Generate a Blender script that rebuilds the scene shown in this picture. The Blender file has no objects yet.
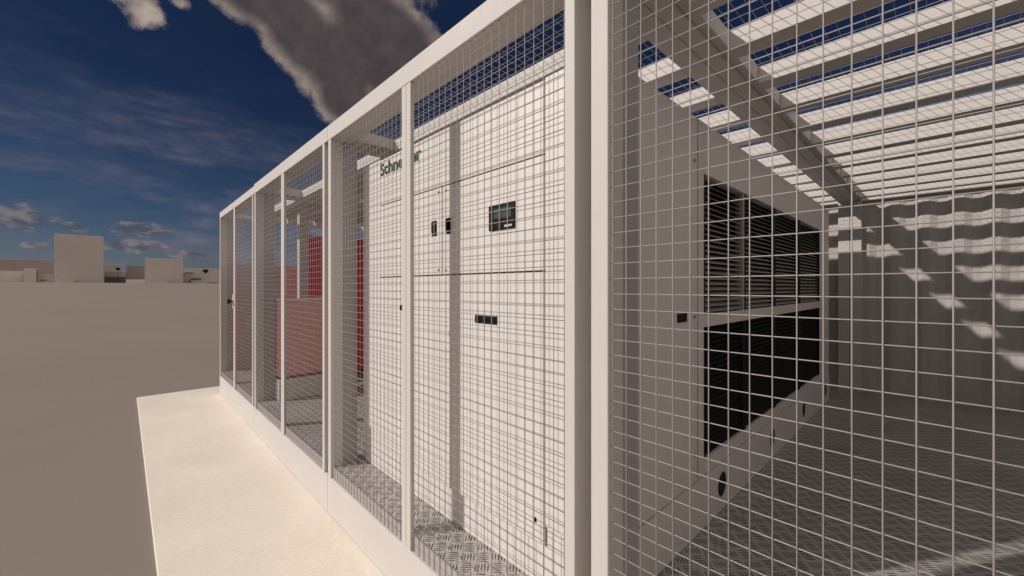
import bpy, bmesh, math, random
from mathutils import Vector, Matrix
random.seed(7)
C = bpy.context.scene
COL = C.collection
EYE = 1.747            # camera height above the walkway
FL = 0.367             # floor plate top
RAIL = 0.287           # top of the base rail
HB, HT = 2.887, 3.001  # under and upper side of the roof frame
PITCH = 2.463
Y0 = 1.144             # mesh side of the enclosures
YB = 7.10              # back wall

# ------------------------------------------------------------------ helpers
def bx(bm, x0, x1, y0, y1, z0, z1, bev=0.0):
    x0, x1 = min(x0, x1), max(x0, x1)
    r = bmesh.ops.create_cube(bm, size=1.0)
    vs = r['verts']
    for v in vs:
        v.co = Vector(((x0+x1)/2 + v.co.x*(x1-x0), (y0+y1)/2 + v.co.y*(y1-y0), (z0+z1)/2 + v.co.z*(z1-z0)))
    if bev > 0:
        es = list({e for v in vs for e in v.link_edges})
        bmesh.ops.bevel(bm, geom=es, offset=bev, segments=2, affect='EDGES', profile=0.5)
    return bm

def wire(bm, a, b, r, n=6):
    a, b = Vector(a), Vector(b)
    d = (b-a).normalized()
    u = d.orthogonal().normalized(); w = d.cross(u)
    ra, rb = [], []
    for k in range(n):
        t = 2*math.pi*k/n
        o = (u*math.cos(t) + w*math.sin(t))*r
        ra.append(bm.verts.new(a+o)); rb.append(bm.verts.new(b+o))
    for k in range(n):
        f = bm.faces.new((ra[k], ra[(k+1) % n], rb[(k+1) % n], rb[k])); f.smooth = True
    bm.faces.new(ra[::-1]); bm.faces.new(rb)

def obj(name, bm, mat, parent=None, origin=(0, 0, 0)):
    o3 = Vector(origin)
    if o3.length: bmesh.ops.translate(bm, verts=bm.verts, vec=-o3)
    bmesh.ops.recalc_face_normals(bm, faces=bm.faces)
    me = bpy.data.meshes.new(name); bm.to_mesh(me); bm.free()
    me.materials.append(mat)
    o = bpy.data.objects.new(name, me); COL.objects.link(o)
    if parent is not None:
        o.parent = parent
        p = Vector((0, 0, 0)); q = parent
        while q is not None: p += q.location; q = q.parent
        o.location = o3 - p
    else:
        o.location = o3
    return o

def tag(o, label=None, cat=None, group=None, kind=None):
    if label: o['label'] = label
    if cat: o['category'] = cat
    if group: o['group'] = group
    if kind: o['kind'] = kind
    return o

def thing(name, label, cat, loc, group=None):
    o = bpy.data.objects.new(name, None); COL.objects.link(o)
    o.location = loc; o.empty_display_size = 0.2
    return tag(o, label, cat, group)

def NB(): return bmesh.new()

# ------------------------------------------------------------------ materials
def mat(name, col, rough=0.5, metal=0.0, noise=0.0, nscale=4.0, bump=0.0, bscale=60.0, spec=0.5, dirt=None):
    m = bpy.data.materials.new(name); m.use_nodes = True
    nt = m.node_tree; b = nt.nodes['Principled BSDF']
    b.inputs['Base Color'].default_value = (*col, 1)
    b.inputs['Roughness'].default_value = rough
    b.inputs['Metallic'].default_value = metal
    b.inputs['Specular IOR Level'].default_value = spec
    if noise > 0 or bump > 0:
        tc = nt.nodes.new('ShaderNodeTexCoord')
        if noise > 0:
            n = nt.nodes.new('ShaderNodeTexNoise'); n.inputs['Scale'].default_value = nscale
            n.inputs['Detail'].default_value = 6; n.inputs['Roughness'].default_value = 0.65
            nt.links.new(tc.outputs['Object'], n.inputs['Vector'])
            r = nt.nodes.new('ShaderNodeValToRGB')
            r.color_ramp.elements[0].position = 0.3; r.color_ramp.elements[1].position = 0.7
            dk = dirt or tuple(c*(1-noise) for c in col)
            r.color_ramp.elements[0].color = (*dk, 1); r.color_ramp.elements[1].color = (*col, 1)
            nt.links.new(n.outputs['Fac'], r.inputs['Fac'])
            nt.links.new(r.outputs['Color'], b.inputs['Base Color'])
            rr = nt.nodes.new('ShaderNodeMapRange')
            rr.inputs['To Min'].default_value = rough+0.1; rr.inputs['To Max'].default_value = rough-0.05
            nt.links.new(n.outputs['Fac'], rr.inputs['Value']); nt.links.new(rr.outputs['Result'], b.inputs['Roughness'])
        if bump > 0:
            n2 = nt.nodes.new('ShaderNodeTexNoise'); n2.inputs['Scale'].default_value = bscale
            n2.inputs['Detail'].default_value = 4
            nt.links.new(tc.outputs['Object'], n2.inputs['Vector'])
            bp = nt.nodes.new('ShaderNodeBump'); bp.inputs['Strength'].default_value = bump
            bp.inputs['Distance'].default_value = 0.002
            nt.links.new(n2.outputs['Fac'], bp.inputs['Height']); nt.links.new(bp.outputs['Normal'], b.inputs['Normal'])
    return m

M = {}
M['frame'] = mat('white_frame_paint', (0.54, 0.505, 0.478), 0.6, noise=0.06, nscale=3, bump=0.15, bscale=90, spec=0.3)
M['cab'] = mat('white_cabinet_paint', (0.635, 0.592, 0.562), 0.5, noise=0.03, nscale=2, bump=0.08, bscale=120)
M['wall'] = mat('grey_white_wall_paint', (0.45, 0.415, 0.39), 0.6, noise=0.10, nscale=3, bump=0.15)
M['seal'] = mat('dark_grey_panel_paint', (0.34, 0.315, 0.305), 0.6, noise=0.08)
M['wire'] = mat('pale_coated_wire', (0.30, 0.275, 0.27), 0.45, metal=0.0, spec=0.35)
M['seam'] = mat('shadow_gap_rubber', (0.09, 0.08, 0.075), 0.7)
M['black'] = mat('black_plastic', (0.006, 0.006, 0.006), 0.5, spec=0.15)
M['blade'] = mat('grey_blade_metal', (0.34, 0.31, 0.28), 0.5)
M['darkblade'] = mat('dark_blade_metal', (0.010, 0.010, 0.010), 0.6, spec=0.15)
M['void'] = mat('black_backing', (0.006, 0.006, 0.006), 0.9)
M['screen'] = mat('screen_glass', (0.07, 0.078, 0.07), 0.2, spec=0.4)
M['green'] = mat('dark_green_lettering', (0.010, 0.062, 0.012), 0.5)
M['print'] = mat('white_print', (0.7, 0.7, 0.68), 0.6)
M['screw'] = mat('screw_steel', (0.16, 0.15, 0.14), 0.4, metal=0.6)
M['red'] = mat('crimson_paint', (0.72, 0.010, 0.055), 0.45, noise=0.06, nscale=3)
M['pink'] = mat('dusty_pink_panel', (0.74, 0.38, 0.34), 0.6, noise=0.06, nscale=3)
M['pale'] = mat('pale_massing', (0.55, 0.475, 0.43), 0.85, noise=0.08, nscale=0.05)
M['paler'] = mat('paler_massing', (0.62, 0.55, 0.51), 0.85, noise=0.08, nscale=0.05)
M['brown'] = mat('brown_massing', (0.42, 0.35, 0.31), 0.85, noise=0.10, nscale=0.05)
M['darkmass'] = mat('dark_opening', (0.17, 0.15, 0.14), 0.8)
M['leaf'] = mat('far_leaf', (0.03, 0.035, 0.02), 0.9)
M['bark'] = mat('far_bark', (0.07, 0.05, 0.04), 0.9)

def m_ground():
    m = mat('beige_ground', (0.255, 0.218, 0.195), 0.95, spec=0.2)
    nt = m.node_tree; b = nt.nodes['Principled BSDF']
    tc = nt.nodes.new('ShaderNodeTexCoord')
    n = nt.nodes.new('ShaderNodeTexNoise'); n.inputs['Scale'].default_value = 0.12; n.inputs['Detail'].default_value = 8
    r = nt.nodes.new('ShaderNodeValToRGB')
    r.color_ramp.elements[0].position = 0.3; r.color_ramp.elements[1].position = 0.7
    r.color_ramp.elements[0].color = (0.228, 0.190, 0.161, 1); r.color_ramp.elements[1].color = (0.252, 0.210, 0.178, 1)
    nt.links.new(tc.outputs['Object'], n.inputs['Vector']); nt.links.new(n.outputs['Fac'], r.inputs['Fac'])
    nt.links.new(r.outputs['Color'], b.inputs['Base Color'])
    return m
M['ground'] = m_ground()

def m_slab():
    m = mat('cream_brushed_concrete', (0.82, 0.72, 0.60), 0.85, spec=0.25)
    nt = m.node_tree; b = nt.nodes['Principled BSDF']
    tc = nt.nodes.new('ShaderNodeTexCoord')
    mp = nt.nodes.new('ShaderNodeMapping'); mp.inputs['Scale'].default_value = (150, 22, 9)
    mp.inputs['Rotation'].default_value = (0, 0, math.radians(6))
    n = nt.nodes.new('ShaderNodeTexNoise'); n.inputs['Scale'].default_value = 1.0; n.inputs['Detail'].default_value = 4
    n2 = nt.nodes.new('ShaderNodeTexNoise'); n2.inputs['Scale'].default_value = 1.3; n2.inputs['Detail'].default_value = 5
    nt.links.new(tc.outputs['Object'], mp.inputs['Vector']); nt.links.new(mp.outputs['Vector'], n.inputs['Vector'])
    nt.links.new(tc.outputs['Object'], n2.inputs['Vector'])
    ad = nt.nodes.new('ShaderNodeMath'); ad.operation = 'MULTIPLY_ADD'; ad.inputs[1].default_value = 0.35
    nt.links.new(n2.outputs['Fac'], ad.inputs[0]); 
    ml = nt.nodes.new('ShaderNodeMath'); ml.operation = 'MULTIPLY'; ml.inputs[1].default_value = 0.65
    nt.links.new(n.outputs['Fac'], ml.inputs[0]); nt.links.new(ml.outputs[0], ad.inputs[2])
    r = nt.nodes.new('ShaderNodeValToRGB')
    r.color_ramp.elements[0].position = 0.32; r.color_ramp.elements[1].position = 0.66
    r.color_ramp.elements[0].color = (0.62, 0.56, 0.475, 1); r.color_ramp.elements[1].color = (0.84, 0.76, 0.66, 1)
    nt.links.new(ad.outputs[0], r.inputs['Fac']); nt.links.new(r.outputs['Color'], b.inputs['Base Color'])
    bp = nt.nodes.new('ShaderNodeBump'); bp.inputs['Strength'].default_value = 0.3; bp.inputs['Distance'].default_value = 0.003
    nt.links.new(n.outputs['Fac'], bp.inputs['Height']); nt.links.new(bp.outputs['Normal'], b.inputs['Normal'])
    return m
M['slab'] = m_slab()

def m_tread():
    m = mat('tread_plate', (0.5, 0.47, 0.44), 0.45, metal=0.15)
    nt = m.node_tree; b = nt.nodes['Principled BSDF']; L = nt.links
    def math_(op, a=None, b_=None, c=None):
        n = nt.nodes.new('ShaderNodeMath'); n.operation = op
        for i, v in enumerate((a, b_, c)):
            if v is None: continue
            if isinstance(v, (int, float)): n.inputs[i].default_value = v
            else: L.new(v, n.inputs[i])
        return n.outputs[0]
    tc = nt.nodes.new('ShaderNodeTexCoord')
    mp = nt.nodes.new('ShaderNodeMapping'); s = 1/0.078
    mp.inputs['Scale'].default_value = (s, s, s); mp.inputs['Rotation'].default_value = (0, 0, math.radians(45))
    L.new(tc.outputs['Object'], mp.inputs['Vector'])
    sp = nt.nodes.new('ShaderNodeSeparateXYZ'); L.new(mp.outputs['Vector'], sp.inputs[0])
    X, Y = sp.outputs[0], sp.outputs[1]
    chk = math_('FLOORED_MODULO', math_('ADD', math_('FLOOR', X), math_('FLOOR', Y)), 2.0)
    fx, fy = math_('FRACT', X), math_('FRACT', Y)
    inv = math_('SUBTRACT', 1.0, chk)
    w = math_('ADD', math_('MULTIPLY', fx, chk), math_('MULTIPLY', fy, inv))
    l = math_('ADD', math_('MULTIPLY', fy, chk), math_('MULTIPLY', fx, inv))
    bar = math_('ABSOLUTE', math_('SUBTRACT', math_('FRACT', math_('MULTIPLY', w, 5.0)), 0.5))   # 0 centre .5 edge
    le = math_('ABSOLUTE', math_('SUBTRACT', l, 0.5))
    # lens shape
    le2 = math_('MULTIPLY', math_('MULTIPLY', le, le), 1.25)
    d = math_('SUBTRACT', math_('SUBTRACT', 0.27, le2), bar)
    h = nt.nodes.new('ShaderNodeMapRange'); h.inputs['From Min'].default_value = -0.03; h.inputs['From Max'].default_value = 0.12
    h.interpolation_type = 'SMOOTHSTEP'; L.new(d, h.inputs['Value'])
    n = nt.nodes.new('ShaderNodeTexNoise'); n.inputs['Scale'].default_value = 2.5; n.inputs['Detail'].default_value = 8
    L.new(tc.outputs['Object'], n.inputs['Vector'])
    r = nt.nodes.new('ShaderNodeValToRGB')
    r.color_ramp.elements[0].position = 0.3; r.color_ramp.elements[1].position = 0.72
    r.color_ramp.elements[0].color = (0.40, 0.37, 0.35, 1); r.color_ramp.elements[1].color = (0.56, 0.52, 0.49, 1)
    L.new(n.outputs['Fac'], r.inputs['Fac'])
    mx = nt.nodes.new('ShaderNodeMix'); mx.data_type = 'RGBA'
    L.new(h.outputs['Result'], mx.inputs[0]); L.new(r.outputs['Color'], mx.inputs[6]); mx.inputs[7].default_value = (0.035, 0.031, 0.029, 1)
    L.new(mx.outputs[2], b.inputs['Base Color'])
    bp = nt.nodes.new('ShaderNodeBump'); bp.inputs['Strength'].default_value = 0.7; bp.inputs['Distance'].default_value = 0.002
    L.new(h.outputs['Result'], bp.inputs['Height']); L.new(bp.outputs['Normal'], b.inputs['Normal'])
    return m
M['tread'] = m_tread()

# ------------------------------------------------------------------ ground
def ground():
    bm = NB()
    rings = [0, 8, 25, 60, 110, 160, 210, 260, 310, 380, 520, 800, 1600, 4000]
    def hz(r):
        if r < 110: return -0.02
        t = min(1, (r-110)/200.0); t = t*t*(3-2*t)
        return -0.02 + 4.3*t
    N = 96; prev = None
    c = bm.verts.new((0, 0, hz(0)))
    for r in rings[1:]:
        cur = [bm.verts.new((r*math.cos(2*math.pi*k/N), r*math.sin(2*math.pi*k/N), hz(r))) for k in range(N)]
        for k in range(N):
            if prev is None: f = bm.faces.new((c, cur[k], cur[(k+1) % N]))
            else: f = bm.faces.new((prev[k], cur[k], cur[(k+1) % N], prev[(k+1) % N]))
            f.smooth = True
        prev = cur
    return tag(obj('ground', bm, M['ground']), kind='structure')
ground()
bm = NB(); bx(bm, -8.80, 3.0, 0.147, 8.2, -0.12, 0.0, 0.006)
tag(obj('walkway', bm, M['slab'], None, (0, 0.147, 0)), kind='structure')

# ------------------------------------------------------------------ enclosures
WR = 0.0016
def mesh_panel(x0, x1, z0, z1, y, parent, name='mesh_panel'):
    bm = NB()
    x0, x1 = min(x0, x1), max(x0, x1)
    k0 = math.ceil((x0+0.7365)/0.05045)
    x = -0.7365 + 0.05045*k0
    while x < x1:
        wire(bm, (x, y, z0), (x, y, z1), WR); x += 0.05045
    z = EYE-0.0212 - 0.05*math.floor((EYE-0.0212-z0)/0.05)
    while z < z1:
        wire(bm, (x0, y+WR*1.6, z), (x1, y+WR*1.6, z), WR); z += 0.05
    return obj(name, bm, M['wire'], parent, ((x0+x1)/2, y, z0))

def corrugated(x0, x1, y, z0, z1, parent, along='x', depth=0.030, name='corrugated_wall', m=None):
    """trapezoid sheet wall, real thickness, ridges vertical"""
    pts = []; u = min(x0, x1); end = max(x0, x1); p = 0.278
    while u < end:
        for du, dv in ((0, 0), (0.070, 0), (0.138, depth), (0.208, depth)):
            if u+du <= end: pts.append((u+du, dv))
        u += p
    pts.append((end, pts[-1][1]))
    bm = NB(); th = 0.004
    def P(u, v, z): return (u, y+v, z) if along == 'x' else (y+v, u, z)
    rows = [[bm.verts.new(P(u, v+o, z)) for (u, v) in pts] for (o, z) in ((0, z0), (0, z1), (th, z1), (th, z0))]
    for a in range(4):
        A, B = rows[a], rows[(a+1) % 4]
        for k in range(len(pts)-1): bm.faces.new((A[k], A[k+1], B[k+1], B[k]))
    for k in (0, -1): bm.faces.new([rows[a][k] for a in range(4)])
    o3 = P((x0+x1)/2, 0, z0)
    return obj(name, bm, m or M['wall'], parent, o3)

GRP = 'mesh fronted container enclosures side by side'
def enclosure(k, label, top=HT, back=True, slats=13, solid_roof=None, latch=None):
    R = -(0.817 + PITCH*k)        # x of the right side
    Lf = R - PITCH + 0.0          # x of the left side
    g = 0.0015
    r0, l0 = R-g, Lf+g
    t = thing('container_enclosure', label, 'container', ((R+Lf)/2, Y0, 0), GRP)
    # base
    bm = NB(); bx(bm, l0, r0, Y0, YB+0.1, 0.004, RAIL, 0.004); obj('base_rail', bm, M['frame'], t, ((R+Lf)/2, Y0, 0))
    bm = NB(); bx(bm, l0-0.001, r0+0.001, Y0+0.022, YB-0.002, RAIL+0.002, FL, 0.002); obj('floor_plate', bm, M['tread'], t, ((R+Lf)/2, Y0+0.02, FL))
    # corner posts on the mesh side
    bm = NB()
    bx(bm, r0-0.107, r0-0.062, Y0, 1.262, RAIL, HB, 0.003)
    bx(bm, r0-0.0615, r0, Y0+0.125, 1.336, RAIL, HB, 0.003)
    obj('corner_post', bm, M['frame'], t, (r0-0.05, Y0, RAIL))
    bm = NB()
    bx(bm, l0, l0+0.020, Y0+0.006, 1.236, RAIL, HB, 0.002)
    bx(bm, l0+0.0205, l0+0.0705, Y0, 1.238, RAIL, HB, 0.004)
    obj('corner_post', bm, M['frame'], t, (l0+0.04, Y0, RAIL))
    bm = NB(); bx(bm, l0+0.002, l0+0.066, 1.2385, 1.35, FL, HB, 0.003); obj('inner_panel', bm, M['seal'], t, (l0+0.04, 1.24, RAIL))
    bm = NB(); bx(bm, l0+0.076, r0-0.108, Y0+0.018, Y0+0.0216, RAIL+0.001, FL, 0.0); obj('floor_edge', bm, M['seal'], t, ((R+Lf)/2, Y0+0.02, RAIL))
    for xx in (r0-0.12, l0):
        bm = NB(); bx(bm, xx, xx+0.12, YB-0.08, YB+0.1, RAIL, HB, 0.003); obj('corner_post', bm, M['frame'], t, (xx+0.06, YB, RAIL))
    # roof frame
    bm = NB(); bx(bm, l0, r0, Y0, 1.307, HB, top, 0.004); obj('front_header', bm, M['frame'], t, ((R+Lf)/2, Y0, HB))
    bm = NB(); bx(bm, l0, r0, YB-0.06, YB+0.1, HB, top, 0.004); obj('rear_header', bm, M['frame'], t, ((R+Lf)/2, YB, HB))
    bm = NB(); bx(bm, r0-0.107, r0, 1.309, YB-0.062, HB, top, 0.003); obj('side_beam', bm, M['frame'], t, (r0-0.05, 4, HB))
    bm = NB()
    bx(bm, l0, l0+0.076, 1.309, YB-0.062, HB, top, 0.003)
    bx(bm, l0+0.0765, l0+0.118, 1.309, YB-0.062, HB+0.016, top-0.01, 0.003)
    obj('side_beam', bm, M['frame'], t, (l0+0.08, 4, HB))
    # roof beams across
    y = 1.645; n = 0
    while y < YB-0.15 and n < slats:
        bm = NB(); bx(bm, l0+0.119, r0-0.109, y, y+0.11, HB+0.002, HB+0.096, 0.003)
        obj('roof_beam', bm, M['frame'], t, ((R+Lf)/2, y, HB)); y += 0.4625; n += 1
    if solid_roof:
        bm = NB(); bx(bm, l0+0.17, r0-0.112, solid_roof[0], solid_roof[1], HB+0.100, HB+0.108); obj('roof_sheet', bm, M['pale' if False else 'wall'], t, ((R+Lf)/2, 4, HB))
    # roof mesh
    bm = NB(); zt = top+0.004
    x = l0+0.08
    while x < r0-0.05: wire(bm, (x, 1.20, zt), (x, YB, zt), 0.0014, 5); x += 0.05
    y = 1.25
    while y < YB: wire(bm, (l0+0.05, y, zt+0.004), (r0-0.05, y, zt+0.004), 0.0014, 5); y += 0.075
    obj('roof_mesh', bm, M['wire'], t, ((R+Lf)/2, 4, zt))
    # doors: two mesh leaves meeting at a double stile
    cx = (r0-0.107 + l0+0.075)/2
    for s in (-1, 1):
        e = (r0-0.107) if s > 0 else (l0+0.072)
        d = mesh_panel(cx+s*0.044, e, RAIL, HB, Y0+0.014, t)
        bm = NB(); bx(bm, cx+s*0.0015, cx+s*0.049, Y0+0.002, Y0+0.026, RAIL, HB, 0.003)
        obj('door_stile', bm, M['frame'], d, (cx+s*0.025, Y0, RAIL))
    if back: corrugated(l0+0.12, r0-0.12, YB, FL, HB, t)
    if latch:
        z = latch[0]; big = latch[1]
        bm = NB(); bx(bm, cx-(0.085 if big > 1.5 else 0.058), cx-(0.01 if big > 1.5 else 0.0475), Y0-0.006, Y0+0.02, z-0.045*big, z+0.045*big, 0.003)
        lt = obj('door_latch', bm, M['frame' if big > 1.5 else 'black'], t, (cx-0.055, Y0, z))
        if big > 1.5:
            bm = NB(); wire(bm, (cx-0.055, Y0-0.007, z), (cx-0.055, Y0-0.05, z), 0.012, 16); wire(bm, (cx-0.055, Y0-0.04, z), (cx-0.055, Y0-0.07, z), 0.034, 24)
            obj('handle', bm, M['black'], lt, (cx-0.055, Y0-0.01, z))
    return t, R, Lf

e0, *_ = enclosure(-1, 'nearest enclosure bay at right, empty inside with tread floor and corrugated back wall')
sw = corrugated(Y0+0.24, YB-0.1, 1.646-0.05, FL, HB, e0, along='y', name='side_wall')
e1, *_ = enclosure(0, 'enclosure bay housing the tall white lettered cabinet behind its mesh doors', latch=(EYE-0.115, 0.35))
e2, *_ = enclosure(1, 'enclosure bay with the low pink sided box, left of the lettered cabinet bay', solid_roof=(1.78, 6.9))
e3, R3, L3 = enclosure(2, 'farthest enclosure bay at the left end with a round black door handle', top=HT-0.018, solid_roof=(1.9, 6.9), latch=(EYE-0.20, 2.2))
# end wall of the far enclosure: pink lower panel, mesh above
for (p, q, mm) in ((1.352, 1.40, 'pink'), (1.401, 2.02, 'wall'), (2.021, 2.50, 'pink'), (2.501, YB-0.082, 'wall')):
    bm = NB(); bx(bm, L3+0.004, L3+0.034, p, q, RAIL+0.002, 2.13, 0.003); o = obj('end_panel', bm, M[mm], e3, (L3, (p+q)/2, RAIL))
    o['label'] = 'pink end panel' if mm == 'pink' else 'grey end panel'
bm = NB()
y = 1.36
while y < YB-0.09: wire(bm, (L3+0.02, y, 2.13), (L3+0.02, y, HB), WR, 5); y += 0.05
z = 2.17
while z < HB: wire(bm, (L3+0.024, 1.35, z), (L3+0.024, YB-0.08, z), WR, 5); z += 0.05
obj('end_mesh', bm, M['wire'], e3, (L3, 4, 2.13))

# ------------------------------------------------------------------ big white cabinet
XR, XL = -0.934, -3.17
YF, YE = 1.40, 6.31
ZT = EYE + 0.955
cab = thing('equipment_cabinet', 'tall white cabinet with green lettering, black screen and louvred side', 'cabinet', ((XR+XL)/2, YF, FL))
W = 0.012   # side skin set back behind the louvre openings
# body: front block, rear block and frame around the louvre openings
LY0, LY1 = 2.425, 5.766
UZ0, UZ1 = EYE-0.157, EYE+0.66
DZ0, DZ1 = EYE-1.0, EYE-0.23
PZ = EYE-1.087
bm = NB()
bx(bm, XL, XR, YF, LY0, PZ+0.002, ZT, 0.004)
bx(bm, XL, XR, LY1, YE, PZ+0.002, ZT, 0.004)
bx(bm, XL, XR, LY0+0.0005, LY1-0.0005, UZ1, ZT-0.0015)
bx(bm, XL, XR-0.002, LY0+0.0005, LY1-0.0005, UZ0, DZ1)
bx(bm, XL, XR-0.002, LY0+0.0005, LY1-0.0005, PZ+0.004, DZ0)
bx(bm, XL, XL+0.1, LY0+0.0005, LY1-0.0005, DZ0, UZ1)
body = obj('body', bm, M['cab'], cab, ((XR+XL)/2, YF, FL))
# plinth with round holes
def plinth():
    bm = NB(); z0, z1 = FL+0.002, PZ
    yc = [2.70, 3.82, 4.94, 6.08]; r = 0.076; xf = XR+0.006; xb = xf-0.005
    zc = EYE-1.226; hw = 0.13
    def cell(c):
        N = 32
        inr, out, bk = [], [], []
        for k in range(N):
            t = 2*math.pi*k/N; cc, ss = math.cos(t), math.sin(t); q = hw/max(abs(cc), abs(ss))
            inr.append(bm.verts.new((xf, c+r*cc, zc+r*ss))); bk.append(bm.verts.new((xb, c+r*cc, zc+r*ss)))
            out.append(bm.verts.new((xf, c+q*cc, zc+q*ss)))
        for k in range(N):
            j = (k+1) % N
            bm.faces.new((inr[k], out[k], out[j], inr[j])); bm.faces.new((inr[k], inr[j], bk[j], bk[k]))
    e = [YF+0.013] + [v for c in yc for v in (c-hw, c+hw)] + [YE]
    for c in yc: cell(c)
    for k in range(0, len(e), 2): bx(bm, xb, xf, e[k], e[k+1], zc-hw, zc+hw)
    bx(bm, xb, xf, YF+0.013, YE, zc+hw, z1-0.001); bx(bm, xb, xf, YF+0.013, YE, z0, zc-hw)
    bx(bm, XL, xb-0.0015, YF+0.013, YE, z1-0.012, z1-0.001)
    bx(bm, XL, xf-0.0005, YF, YF+0.0125, z0, z1-0.001, 0.001)
    return obj('plinth', bm, M['cab'], cab, ((XR+XL)/2, YF, FL))
plinth()
bm = NB(); bx(bm, XR-0.10, XR+0.0004, YF+0.02, YE-0.01, FL+0.003, PZ-0.014); obj('dark_hole_backing', bm, M['void'], cab, (XR, YF, FL))  # black block close behind the holes, its colour stands in for their shade
# louvre panels
cuts = [LY0, 3.15, 3.92, 4.80, LY1]
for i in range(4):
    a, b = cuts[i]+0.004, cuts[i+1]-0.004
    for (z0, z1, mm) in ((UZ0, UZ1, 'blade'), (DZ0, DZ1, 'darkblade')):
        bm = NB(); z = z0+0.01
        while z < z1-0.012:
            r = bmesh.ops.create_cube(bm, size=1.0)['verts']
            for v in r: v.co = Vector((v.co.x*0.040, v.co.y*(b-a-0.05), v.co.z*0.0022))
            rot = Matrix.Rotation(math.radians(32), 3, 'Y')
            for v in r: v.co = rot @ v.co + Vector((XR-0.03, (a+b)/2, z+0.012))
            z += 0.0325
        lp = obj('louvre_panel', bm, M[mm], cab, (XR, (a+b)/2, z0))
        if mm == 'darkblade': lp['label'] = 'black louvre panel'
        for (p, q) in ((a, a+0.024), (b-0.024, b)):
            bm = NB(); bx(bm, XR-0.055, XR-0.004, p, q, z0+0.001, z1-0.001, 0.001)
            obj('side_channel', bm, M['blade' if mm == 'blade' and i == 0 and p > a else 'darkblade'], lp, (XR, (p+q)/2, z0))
bm = NB(); bx(bm, XR-0.12, XR-0.06, LY0+0.001, LY1-0.001, DZ0+0.001, UZ1-0.001); obj('louvre_backing', bm, M['void'], cab, (XR, 4, UZ0))  # flat black sheet closing the space behind the blades
# seams of the side: lifted panels with a shadow gap
bm = NB(); bx(bm, XR-0.02, XR+0.0012, 2.333, 2.339, PZ+0.01, ZT-0.01); obj('panel_seam', bm, M['seam'], cab, (XR, 2.336, PZ))
bm = NB(); bx(bm, XR-0.02, XR+0.003, 2.073, 2.19, EYE-0.184, EYE-0.137, 0.001); obj('cable_socket', bm, M['black'], cab, (XR, 2.13, EYE-0.16))
for z in (EYE+0.705, EYE-0.163, EYE-0.93):
    bm = NB(); wire(bm, (XR-0.001, 2.29, z), (XR+0.004, 2.29, z), 0.009, 12); obj('screw', bm, M['screw'], cab, (XR, 2.29, z))

# front: door leaves proud of the body, gaps show dark
def door(x0, x1, z0, z1, name='door'):
    bm = NB(); g = 0.0038
    bx(bm, x0+g, x1-g, YF-0.014, YF-0.001, z0+g, z1-g, 0.0015)
    return obj(name, bm, M['cab'], cab, ((x0+x1)/2, YF-0.014, z0))
bm = NB(); bx(bm, -2.875, -1.239, YF-0.0035, YF-0.0005, EYE-1.18, EYE+0.945); obj('door_gasket', bm, M['seam'], cab, (-2.06, YF, FL))
A, B, Cc = -2.88, -1.236, -2.058
H1, H0 = EYE+0.609, EYE+0.0755
top = door(A, B, H1, EYE+0.95, 'top_panel')
dl = door(A, Cc, H0, H1); dr = door(Cc, B, H0, H1)
low_l = door(A, B, EYE-1.183, H0, 'lower_panel')
# surround in the same plane as the doors
for (p, q) in ((B+0.002, XR), (XL, A-0.002)):
    bm = NB(); bx(bm, p, q, YF-0.0135, YF-0.0006, PZ, ZT, 0.002); obj('door_surround', bm, M['cab'], cab, ((p+q)/2, YF-0.014, FL))
def flat(name, x0, x1, z0, z1, d, m, parent, bev=0.001, y=YF-0.014):
    bm = NB(); bx(bm, x0, x1, y-d, y+0.002, z0, z1, bev); return obj(name, bm, m, parent, ((x0+x1)/2, y, z0))
for (p, x0, x1) in ((dl, -2.166, -2.122), (dr, -2.012, -1.962)):
    hd = flat('handle', x0, x1, EYE+0.317, EYE+0.41, 0.006, M['black'], p, 0.002)
    bm = NB(); bx(bm, x0+0.012, x1-0.012, YF-0.034, YF-0.0205, EYE+0.335, EYE+0.405, 0.004); obj('lever', bm, M['black'], hd, ((x0+x1)/2, YF-0.02, EYE+0.34))
for x in (-2.095, -2.02):
    for z in (H1-0.03, H0+0.03): 
        bm = NB(); wire(bm, (x, YF-0.0145, z), (x, YF-0.019, z), 0.006, 10); obj('screw', bm, M['screw'], dl if x < Cc else dr, (x, YF-0.015, z))
    
dp = flat('display', -1.6206, -1.425, EYE+0.293, EYE+0.4235, 0.010, M['black'], dr, 0.004)
flat('screen', -1.578, -1.448, EYE+0.350, EYE+0.402, 0.0112, M['screen'], dp, 0.0)
for i, (a, b) in enumerate(((-1.520, -1.512), (-1.508, -1.499), (-1.495, -1.487), (-1.483, -1.474), (-1.468, -1.459), (-1.455, -1.445))):
    pass
bm = NB()
for (a, b) in ((-1.495, -1.488), (-1.484, -1.476), (-1.472, -1.465), (-1.461, -1.455), (-1.450, -1.444)):
    bx(bm, a, b, YF-0.0255, YF-0.0235, EYE+0.303, EYE+0.313)
obj('printed_mark', bm, M['print'], dp, (-1.47, YF-0.024, EYE+0.303))
sk = flat('socket_plate', -1.742, -1.560, EYE-0.193, EYE-0.147, 0.003, M['screw'], low_l, 0.002)
for i in range(3):
    c = -1.712 + i*0.061
    flat('socket', c-0.0265, c+0.0265, EYE-0.189, EYE-0.151, 0.007, M['black'], sk, 0.001)
flat('lock', -1.300, -1.288, EYE-1.09, EYE-1.07, 0.005, M['black'], low_l, 0.001)

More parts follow.
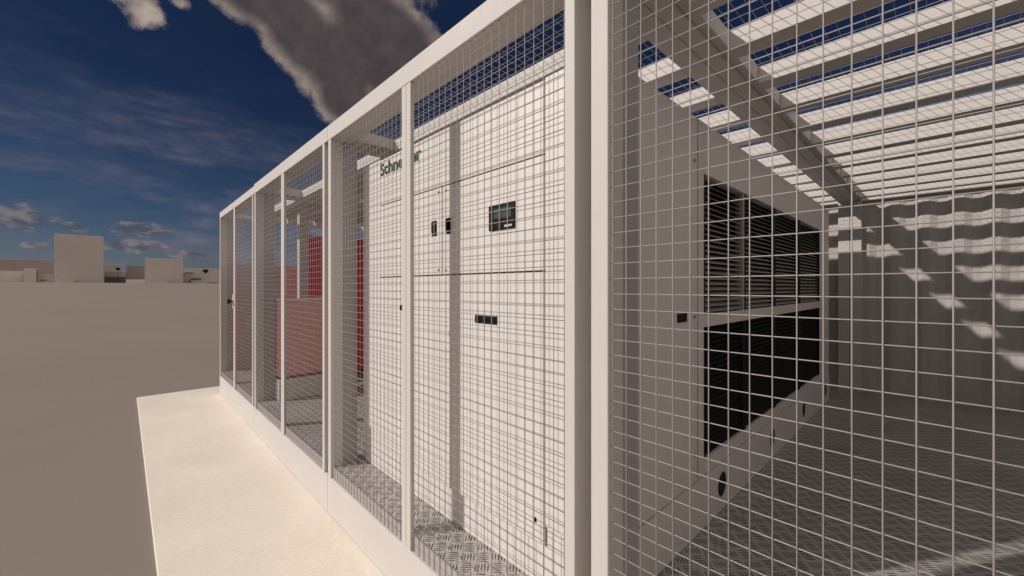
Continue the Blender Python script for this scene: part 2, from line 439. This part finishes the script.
def lettering(txt, x_left, width, z, cap, parent, m):
    cu = bpy.data.curves.new('lettering', 'FONT'); cu.body = txt; cu.size = cap/0.70; cu.extrude = 0.002; cu.offset = 0.003
    to = bpy.data.objects.new('tmp_text', cu); COL.objects.link(to)
    bpy.context.view_layer.update()
    dg = bpy.context.evaluated_depsgraph_get()
    me = bpy.data.meshes.new_from_object(to.evaluated_get(dg))
    xs = [v.co.x for v in me.vertices]; s = width/(max(xs)-min(xs)); x0 = min(xs)
    for v in me.vertices:
        v.co = Vector(((v.co.x-x0)*s, -v.co.z, v.co.y))
    me.materials.clear(); me.materials.append(m)
    o = bpy.data.objects.new('lettering', me); COL.objects.link(o); o.parent = parent
    p = Vector((0, 0, 0)); q = parent
    while q is not None: p += q.location; q = q.parent
    o.location = Vector((x_left, YF-0.0165, z)) - p
    bpy.data.objects.remove(to)
lettering('Schneider', -2.875, 0.575, EYE+0.832, 0.082, top, M['green'])

# ------------------------------------------------------------------ things in the two far bays
rc = thing('red_cabinet', 'crimson cabinet standing behind the low pink box', 'cabinet', (-6.5, 2.6, FL))
bm = NB(); bx(bm, -6.64, -6.42, 1.97, 3.1, FL+0.06, EYE+0.77, 0.006); rb = obj('body', bm, M['red'], rc, (-6.5, 2.6, FL))
bm = NB(); bx(bm, -6.419, -6.405, 1.99, 3.08, FL+0.10, EYE+0.74, 0.003); rd = obj('door', bm, M['red'], rc, (-6.41, 2.5, FL+0.1))
bm = NB(); bx(bm, -6.404, -6.385, 2.9, 2.93, FL+0.95, FL+1.15, 0.003); obj('handle', bm, M['black'], rd, (-6.39, 2.9, FL+1))
bm = NB(); bx(bm, -6.63, -6.44, 1.99, 3.08, FL+0.001, FL+0.059); obj('plinth', bm, M['black'], rc, (-6.5, 2.6, FL))
pb = thing('low_cabinet', 'waist high pink sided box with pale top and deep pale plinth', 'cabinet', (-5.6, 1.8, FL))
bm = NB(); bx(bm, -5.74, -5.56, 1.37, 2.22, FL+0.28, EYE-0.17, 0.004); obj('side_panel', bm, M['pink'], pb, (-5.6, 1.8, FL+0.28))
bm = NB(); bx(bm, -5.745, -5.55, 1.362, 2.23, EYE-0.169, EYE-0.14, 0.004); obj('top', bm, M['cab'], pb, (-5.6, 1.8, EYE-0.17))
bm = NB(); bx(bm, -5.77, -5.50, 1.355, 2.24, FL+0.001, FL+0.255, 0.004); obj('plinth', bm, M['cab'], pb, (-5.6, 1.8, FL))
bm = NB(); bx(bm, -5.74, -5.54, 1.37, 2.22, FL+0.2555, FL+0.2795); obj('shadow_gap', bm, M['seam'], pb, (-5.6, 1.8, FL+0.26))
bm = NB(); bx(bm, -6.36, -6.24, 1.80, 1.92, FL+0.001, HB-0.001, 0.004); bx(bm, -6.40, -6.20, 1.76, 1.96, FL+0.0005, FL+0.014, 0.002)
tag(obj('support_post', bm, M['wall'], None, (-6.3, 1.86, FL)), 'grey square post rising beside the crimson cabinet', 'post')

# ------------------------------------------------------------------ camera frame helper for the far town
TH = math.atan(388/406.6)
def at(px, Z, z=None):
    t = (px-512)/406.6
    l = -math.sin(TH)*t + math.cos(TH); ta = math.cos(TH)*t + math.sin(TH)
    return Vector((-l*Z, ta*Z, z if z is not None else 0))
def gz(r):
    if r < 110: return -0.02
    t = min(1, (r-110)/200.0); t = t*t*(3-2*t); return -0.02+4.3*t

def building(name, px0, px1, pyt, Z, m, label, depth=30, grp='pale plain blocks of the far town', roof=None, openings=()):
    b = at(px1, Z); rd = Vector((b.x, b.y, 0)).normalized(); side = Vector((rd.y, -rd.x, 0))
    r0_ = at(px0, Z); r0_ = Vector((r0_.x, r0_.y, 0)).normalized()
    # left edge where the sight line meets the plane of the front wall
    q = b.dot(rd)/r0_.dot(rd); a = r0_*q
    w = (b-a).length; c = (a+b)/2
    fwd = rd
    cen = c + fwd*depth/2
    base = min(gz(c.length), gz((c+fwd*depth).length)) - 0.2
    pc = (px0+px1)/2; top = EYE + (287.5-pyt)*c.length/math.hypot(406.6, pc-512)
    t = thing(name, label, 'building', (cen.x, cen.y, base), grp)
    t.rotation_euler = (0, 0, math.atan2((b-a).y, (b-a).x))
    def loc(nm, bm, mm):
        bmesh.ops.recalc_face_normals(bm, faces=bm.faces)
        me = bpy.data.meshes.new(nm); bm.to_mesh(me); bm.free(); me.materials.append(mm)
        o = bpy.data.objects.new(nm, me); COL.objects.link(o); o.parent = t; return o
    h = top-base
    bm = NB(); bx(bm, -w/2, w/2, -depth/2, depth/2, 0, h-0.5); loc('wall', bm, m)
    bm = NB()
    p = 0.35
    bx(bm, -w/2-0.05, w/2+0.05, -depth/2-0.05, -depth/2+p, h-0.499, h); bx(bm, -w/2-0.05, w/2+0.05, depth/2-p, depth/2+0.05, h-0.499, h)
    bx(bm, -w/2-0.05, -w/2+p, -depth/2+p+0.001, depth/2-p-0.001, h-0.499, h); bx(bm, w/2-p, w/2+0.05, -depth/2+p+0.001, depth/2-p-0.001, h-0.499, h)
    loc('parapet', bm, M['paler'])
    for (u0, u1, v0, v1) in openings:
        bm = NB(); bx(bm, -w/2+u0*w, -w/2+u1*w, -depth/2-0.06, -depth/2+0.3, v0*h, v1*h); loc('opening', bm, M['darkmass'])
    return t

building('tower_block', 54, 103.5, 235, 300, M['pale'], 'tallest plain block of the far town, wide and windowless', 30)
building('office_block', 145, 183, 258.5, 300, M['pale'], 'second tallest plain block of the far town, right of the tallest', 26)
building('warehouse', -60, 54, 258, 420, M['brown'], 'long brownish block at the left edge of the far town', 30)
building('warehouse', -40, 24, 270.5, 305, M['paler'], 'low pale block in front of the long brownish one', 20)
building('house', 24, 38, 268.5, 302, M['pale'], 'small block with a dark right side, beside the low pale block', 12, openings=((0.88, 0.99, 0.0, 0.95),))
building('house', 40, 53, 274, 312, M['paler'], 'small pale block just left of the tallest block', 12, openings=((0.02, 0.5, 0.35, 0.45),))
building('shed', 56, 74, 280, 285, M['paler'], 'low white shed at the foot of the tallest block', 6)
building('warehouse', 104, 126, 272, 330, M['paler'], 'pale roofed block with dark open front, right of the tallest block', 20, openings=((0.02, 0.98, 0.1, 0.62),))
building('apartment_block', 100, 122, 264, 430, M['brown'], 'brownish block seen above the dark open fronted block', 20)
building('apartment_block', 126, 144.5, 265, 340, M['brown'], 'brown block left of the second tallest block', 20)
building('shed', 126, 148, 279.5, 295, M['paler'], 'low pale shed before the brown block', 8)
building('shed', 155, 168, 281, 288, M['paler'], 'tiny pale shed at the foot of the second tallest block', 6)
building('apartment_block', 183, 232, 268.5, 420, M['pale'], 'wide pale block behind the low houses near the enclosure', 20, openings=((0.02, 0.20, 0.35, 0.75),))
building('house', 183, 232, 274, 330, M['paler'], 'low pale house row nearest the enclosure with dark slit windows', 12, openings=((0.15, 0.36, 0.42, 0.6), (0.11, 0.15, 0.0, 0.42), (0.5, 0.7, 0.1, 0.2)))
building('warehouse', -330, -62, 268, 420, M['paler'], 'long low block left of the photograph', 20)

def far_tree(px, pyc, Z, r, label):
    p = at(px, Z); b = gz(p.length)-0.1; zc = EYE+(287.5-pyc)/406.6*Z
    t = thing('tree', label, 'tree', (p.x, p.y, b), 'dark round trees of the far town')
    bm = NB(); wire(bm, (p.x, p.y, b), (p.x, p.y, zc), r*0.12, 8); obj('trunk', bm, M['bark'], t, (p.x, p.y, b))
    bm = NB()
    for k in range(420):
        d = Vector((random.gauss(0, 1), random.gauss(0, 1), random.gauss(0, 1))).normalized()*r*random.random()**0.4
        q = Vector((p.x, p.y, zc)) + Vector((d.x, d.y, d.z*0.8)); s = r*0.16
        u = Vector((random.gauss(0, 1), random.gauss(0, 1), random.gauss(0, 1))).normalized(); w = u.orthogonal().normalized()
        bm.faces.new([bm.verts.new(q+u*s), bm.verts.new(q+w*s), bm.verts.new(q-u*s), bm.verts.new(q-w*s)])
    obj('crown', bm, M['leaf'], t, (p.x, p.y, zc))
far_tree(205.5, 271, 400, 2.3, 'dark round tree standing over the low house row')
far_tree(118, 269, 320, 1.3, 'small dark tree above the dark open fronted block')

# ------------------------------------------------------------------ sun, sky, camera
sun_dir = Vector((0.58, 1.0, -0.692)).normalized()     # direction the light travels
sl = bpy.data.lights.new('sun', 'SUN'); sl.energy = 4.0; sl.angle = math.radians(1.1); sl.color = (1.0, 0.945, 0.885)
so = bpy.data.objects.new('sun', sl); COL.objects.link(so); so.rotation_euler = sun_dir.to_track_quat('-Z', 'Y').to_euler()
toward = -sun_dir
elev = math.asin(toward.z); az = math.atan2(toward.x, toward.y)

w = bpy.data.worlds.new('World'); C.world = w; w.use_nodes = True
nt = w.node_tree; nt.nodes.clear(); L = nt.links
out = nt.nodes.new('ShaderNodeOutputWorld'); bg = nt.nodes.new('ShaderNodeBackground'); bg.inputs['Strength'].default_value = 0.05
L.new(bg.outputs[0], out.inputs[0])
sky = nt.nodes.new('ShaderNodeTexSky'); sky.sky_type = 'NISHITA'; sky.sun_disc = False
sky.sun_elevation = elev; sky.sun_rotation = az; sky.altitude = 200; sky.air_density = 1.0; sky.dust_density = 0.3; sky.ozone_density = 2.5
def mth(op, *a, clamp=False):
    n = nt.nodes.new('ShaderNodeMath'); n.operation = op; n.use_clamp = clamp
    for i, v in enumerate(a):
        if isinstance(v, (int, float)): n.inputs[i].default_value = v
        else: L.new(v, n.inputs[i])
    return n.outputs[0]
tc = nt.nodes.new('ShaderNodeTexCoord')
nrm = nt.nodes.new('ShaderNodeVectorMath'); nrm.operation = 'NORMALIZE'; L.new(tc.outputs['Generated'], nrm.inputs[0])
sp = nt.nodes.new('ShaderNodeSeparateXYZ'); L.new(nrm.outputs[0], sp.inputs[0])
AZ = mth('ARCTAN2', sp.outputs[1], mth('MULTIPLY', sp.outputs[0], -1.0))    # angle from -X towards +Y
EL = mth('ARCSINE', sp.outputs[2])
def ang(px, py):
    t = (px-512)/406.6; v = (287.5-py)/406.6
    l = -math.sin(TH)*t+math.cos(TH); ta = math.cos(TH)*t+math.sin(TH)
    return math.atan2(ta, l), math.atan2(v, math.hypot(l, ta))
def noise(scale, detail=6, rough=0.6, stretch=(1, 1, 1), rot=(0, 0, 0)):
    mp = nt.nodes.new('ShaderNodeMapping'); mp.inputs['Scale'].default_value = stretch; mp.inputs['Rotation'].default_value = rot
    L.new(nrm.outputs[0], mp.inputs['Vector'])
    n = nt.nodes.new('ShaderNodeTexNoise'); n.inputs['Scale'].default_value = scale; n.inputs['Detail'].default_value = detail
    n.inputs['Roughness'].default_value = rough; L.new(mp.outputs[0], n.inputs['Vector']); return n.outputs['Fac']
def ell(px, py, rx, ry, deg=0):
    """1 at the centre falling to 0 at the rim, centre and size given as seen in pixels"""
    a0, e0 = ang(px, py)
    dx = 1.5; a1, e1 = ang(px+rx, py); a2, e2 = ang(px, py-ry)
    ra, re = abs(a1-a0)+1e-4, abs(e2-e0)+1e-4
    c, s = math.cos(math.radians(deg)), math.sin(math.radians(deg))
    x = mth('SUBTRACT', AZ, a0); y = mth('SUBTRACT', EL, e0)
    u = mth('DIVIDE', mth('ADD', mth('MULTIPLY', x, c), mth('MULTIPLY', y, s)), ra)
    v = mth('DIVIDE', mth('SUBTRACT', mth('MULTIPLY', y, c), mth('MULTIPLY', x, s)), re)
    return mth('SUBTRACT', 1.0, mth('SQRT', mth('ADD', mth('MULTIPLY', u, u), mth('MULTIPLY', v, v))))
def union(lst):
    r = lst[0]
    for q in lst[1:]: r = mth('MAXIMUM', r, q)
    return r
def ramp(v, a, b):
    n = nt.nodes.new('ShaderNodeMapRange'); n.interpolation_type = 'SMOOTHSTEP'
    n.inputs['From Min'].default_value = a; n.inputs['From Max'].default_value = b; L.new(v, n.inputs['Value']); return n.outputs['Result']
def mixc(f, a, b):
    n = nt.nodes.new('ShaderNodeMix'); n.data_type = 'RGBA'; L.new(f, n.inputs[0])
    for i, v in ((6, a), (7, b)):
        if isinstance(v, tuple): n.inputs[i].default_value = (*v, 1)
        else: L.new(v, n.inputs[i])
    return n.outputs[2]
S = 1/0.05
def rad(r, g, b): return (r*S, g*S, b*S)
# base sky
col = sky.outputs['Color']
hs = nt.nodes.new('ShaderNodeMix'); hs.data_type = 'RGBA'; hs.blend_type = 'MULTIPLY'; hs.inputs[0].default_value = 1
L.new(col, hs.inputs[6]); 
gr = nt.nodes.new('ShaderNodeMix'); gr.data_type = 'RGBA'; gr.inputs[6].default_value = (0.36, 0.44, 0.56, 1); gr.inputs[7].default_value = (0.145, 0.205, 0.33, 1)
mr = nt.nodes.new('ShaderNodeMapRange'); mr.inputs['From Min'].default_value = 0.0; mr.inputs['From Max'].default_value = 0.38; L.new(EL, mr.inputs['Value'])
L.new(mr.outputs['Result'], gr.inputs[0]); L.new(gr.outputs[2], hs.inputs[7]); col = hs.outputs[2]
hi = nt.nodes.new('ShaderNodeMix'); hi.data_type = 'RGBA'; hi.blend_type = 'MULTIPLY'; L.new(ramp(EL, 0.45, 0.75), hi.inputs[0])
L.new(col, hi.inputs[6]); hi.inputs[7].default_value = (1.9, 1.7, 1.6, 1); col = hi.outputs[2]
# high thin streaks
st = mth('MULTIPLY', ramp(noise(5, 7, 0.62, (1.0, 1.0, 3.2), (0.3, 0.2, 0.5)), 0.38, 0.78), ramp(noise(1.8, 3), 0.30, 0.55))
fine = ramp(noise(26, 3, 0.5, (0.6, 0.6, 3.0), (0.15, 0.25, 0)), 0.35, 0.75)
st = mth('MULTIPLY', st, mth('ADD', 0.45, mth('MULTIPLY', fine, 0.6)))
col = mixc(mth('MULTIPLY', mth('MULTIPLY', st, 1.5), ramp(EL, 0.46, 0.12)), col, rad(0.15, 0.15, 0.205))
# heaped clouds
n1 = noise(7, 8, 0.6); n2 = noise(22, 7, 0.62)
nz = mth('ADD', mth('MULTIPLY', mth('SUBTRACT', n1, 0.5), 1.1), mth('MULTIPLY', mth('SUBTRACT', n2, 0.5), 0.8))
big = union([ell(250, -14, 85, 48, -20), ell(300, 30, 75, 50, -40), ell(385, 30, 75, 48, -20), ell(340, 62, 52, 58, -30), ell(345, 95, 36, 40, -30), ell(330, -40, 110, 70, 0), ell(372, 58, 62, 44, -35)])
d = mth('ADD', big, mth('MULTIPLY', mth('ADD', nz, mth('MULTIPLY', mth('SUBTRACT', noise(60, 6, 0.65), 0.5), 0.45)), 0.52))
m1 = ramp(d, 0.0, 0.27); core = ramp(mth('ADD', mth('MULTIPLY', d, 0.5), mth('MULTIPLY', big, 0.5)), 0.08, 0.50)
ccol = mixc(core, mixc(ramp(n2, 0.35, 0.65), rad(0.20, 0.16, 0.145), rad(0.36, 0.29, 0.25)), mixc(ramp(n2, 0.3, 0.75), rad(0.066, 0.056, 0.062), rad(0.098, 0.081, 0.083)))
col = mixc(m1, col, ccol)
sm = union([ell(143, 8, 30, 24, -20), ell(125, -8, 30, 18, 0), ell(178, 2, 14, 9, 0)])
n5 = noise(30, 7, 0.65); d = mth('ADD', sm, mth('MULTIPLY', mth('SUBTRACT', n5, 0.5), 1.9)); m2 = ramp(d, 0.0, 0.75)
col = mixc(m2, col, mixc(ramp(n2, 0.35, 0.65), rad(0.26, 0.21, 0.19), rad(0.48, 0.40, 0.345)))
lowc = union([ell(14, 217, 52, 16, 0), ell(75, 227, 22, 6, 0), ell(140, 230, 34, 10, 0), ell(135, 246, 45, 8, 0), ell(35, 245, 18, 5, 0), ell(190, 255, 30, 5, 0),
              ell(-120, 215, 80, 18, 0)])
n3 = noise(34, 6, 0.6, (1, 1, 2.2))
d = mth('ADD', lowc, mth('MULTIPLY', mth('SUBTRACT', n3, 0.5), 1.4)); m3 = ramp(d, 0.1, 0.5)
col = mixc(mth('MULTIPLY', m3, 0.75), col, mixc(ramp(n3, 0.42, 0.62), rad(0.085, 0.09, 0.12), rad(0.25, 0.215, 0.215)))
# broken bright cloud added behind the camera, unseen, to raise the fill light
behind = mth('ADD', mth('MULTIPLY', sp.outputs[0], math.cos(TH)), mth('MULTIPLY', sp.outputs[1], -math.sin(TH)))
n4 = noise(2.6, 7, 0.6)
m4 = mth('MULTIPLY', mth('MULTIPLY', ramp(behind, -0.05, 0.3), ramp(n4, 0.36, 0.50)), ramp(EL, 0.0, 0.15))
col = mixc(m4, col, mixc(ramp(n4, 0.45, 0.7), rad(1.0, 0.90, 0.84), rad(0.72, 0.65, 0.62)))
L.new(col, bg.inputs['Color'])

cam = bpy.data.cameras.new('camera'); cam.sensor_width = 36; cam.lens = 36*406.6/1024; cam.clip_start = 0.02; cam.clip_end = 9000
co = bpy.data.objects.new('camera', cam); COL.objects.link(co)
co.location = (0, 0, EYE)
fwd = Vector((-math.cos(TH), math.sin(TH), 0))
co.rotation_euler = fwd.to_track_quat('-Z', 'Y').to_euler()
cam.shift_y = -0.5/1024
C.camera = co
C.view_settings.view_transform = 'Standard'; C.view_settings.look = 'None'
C.view_settings.exposure = -0.17; C.view_settings.gamma = 1
C.render.resolution_x = 1024; C.render.resolution_y = 576
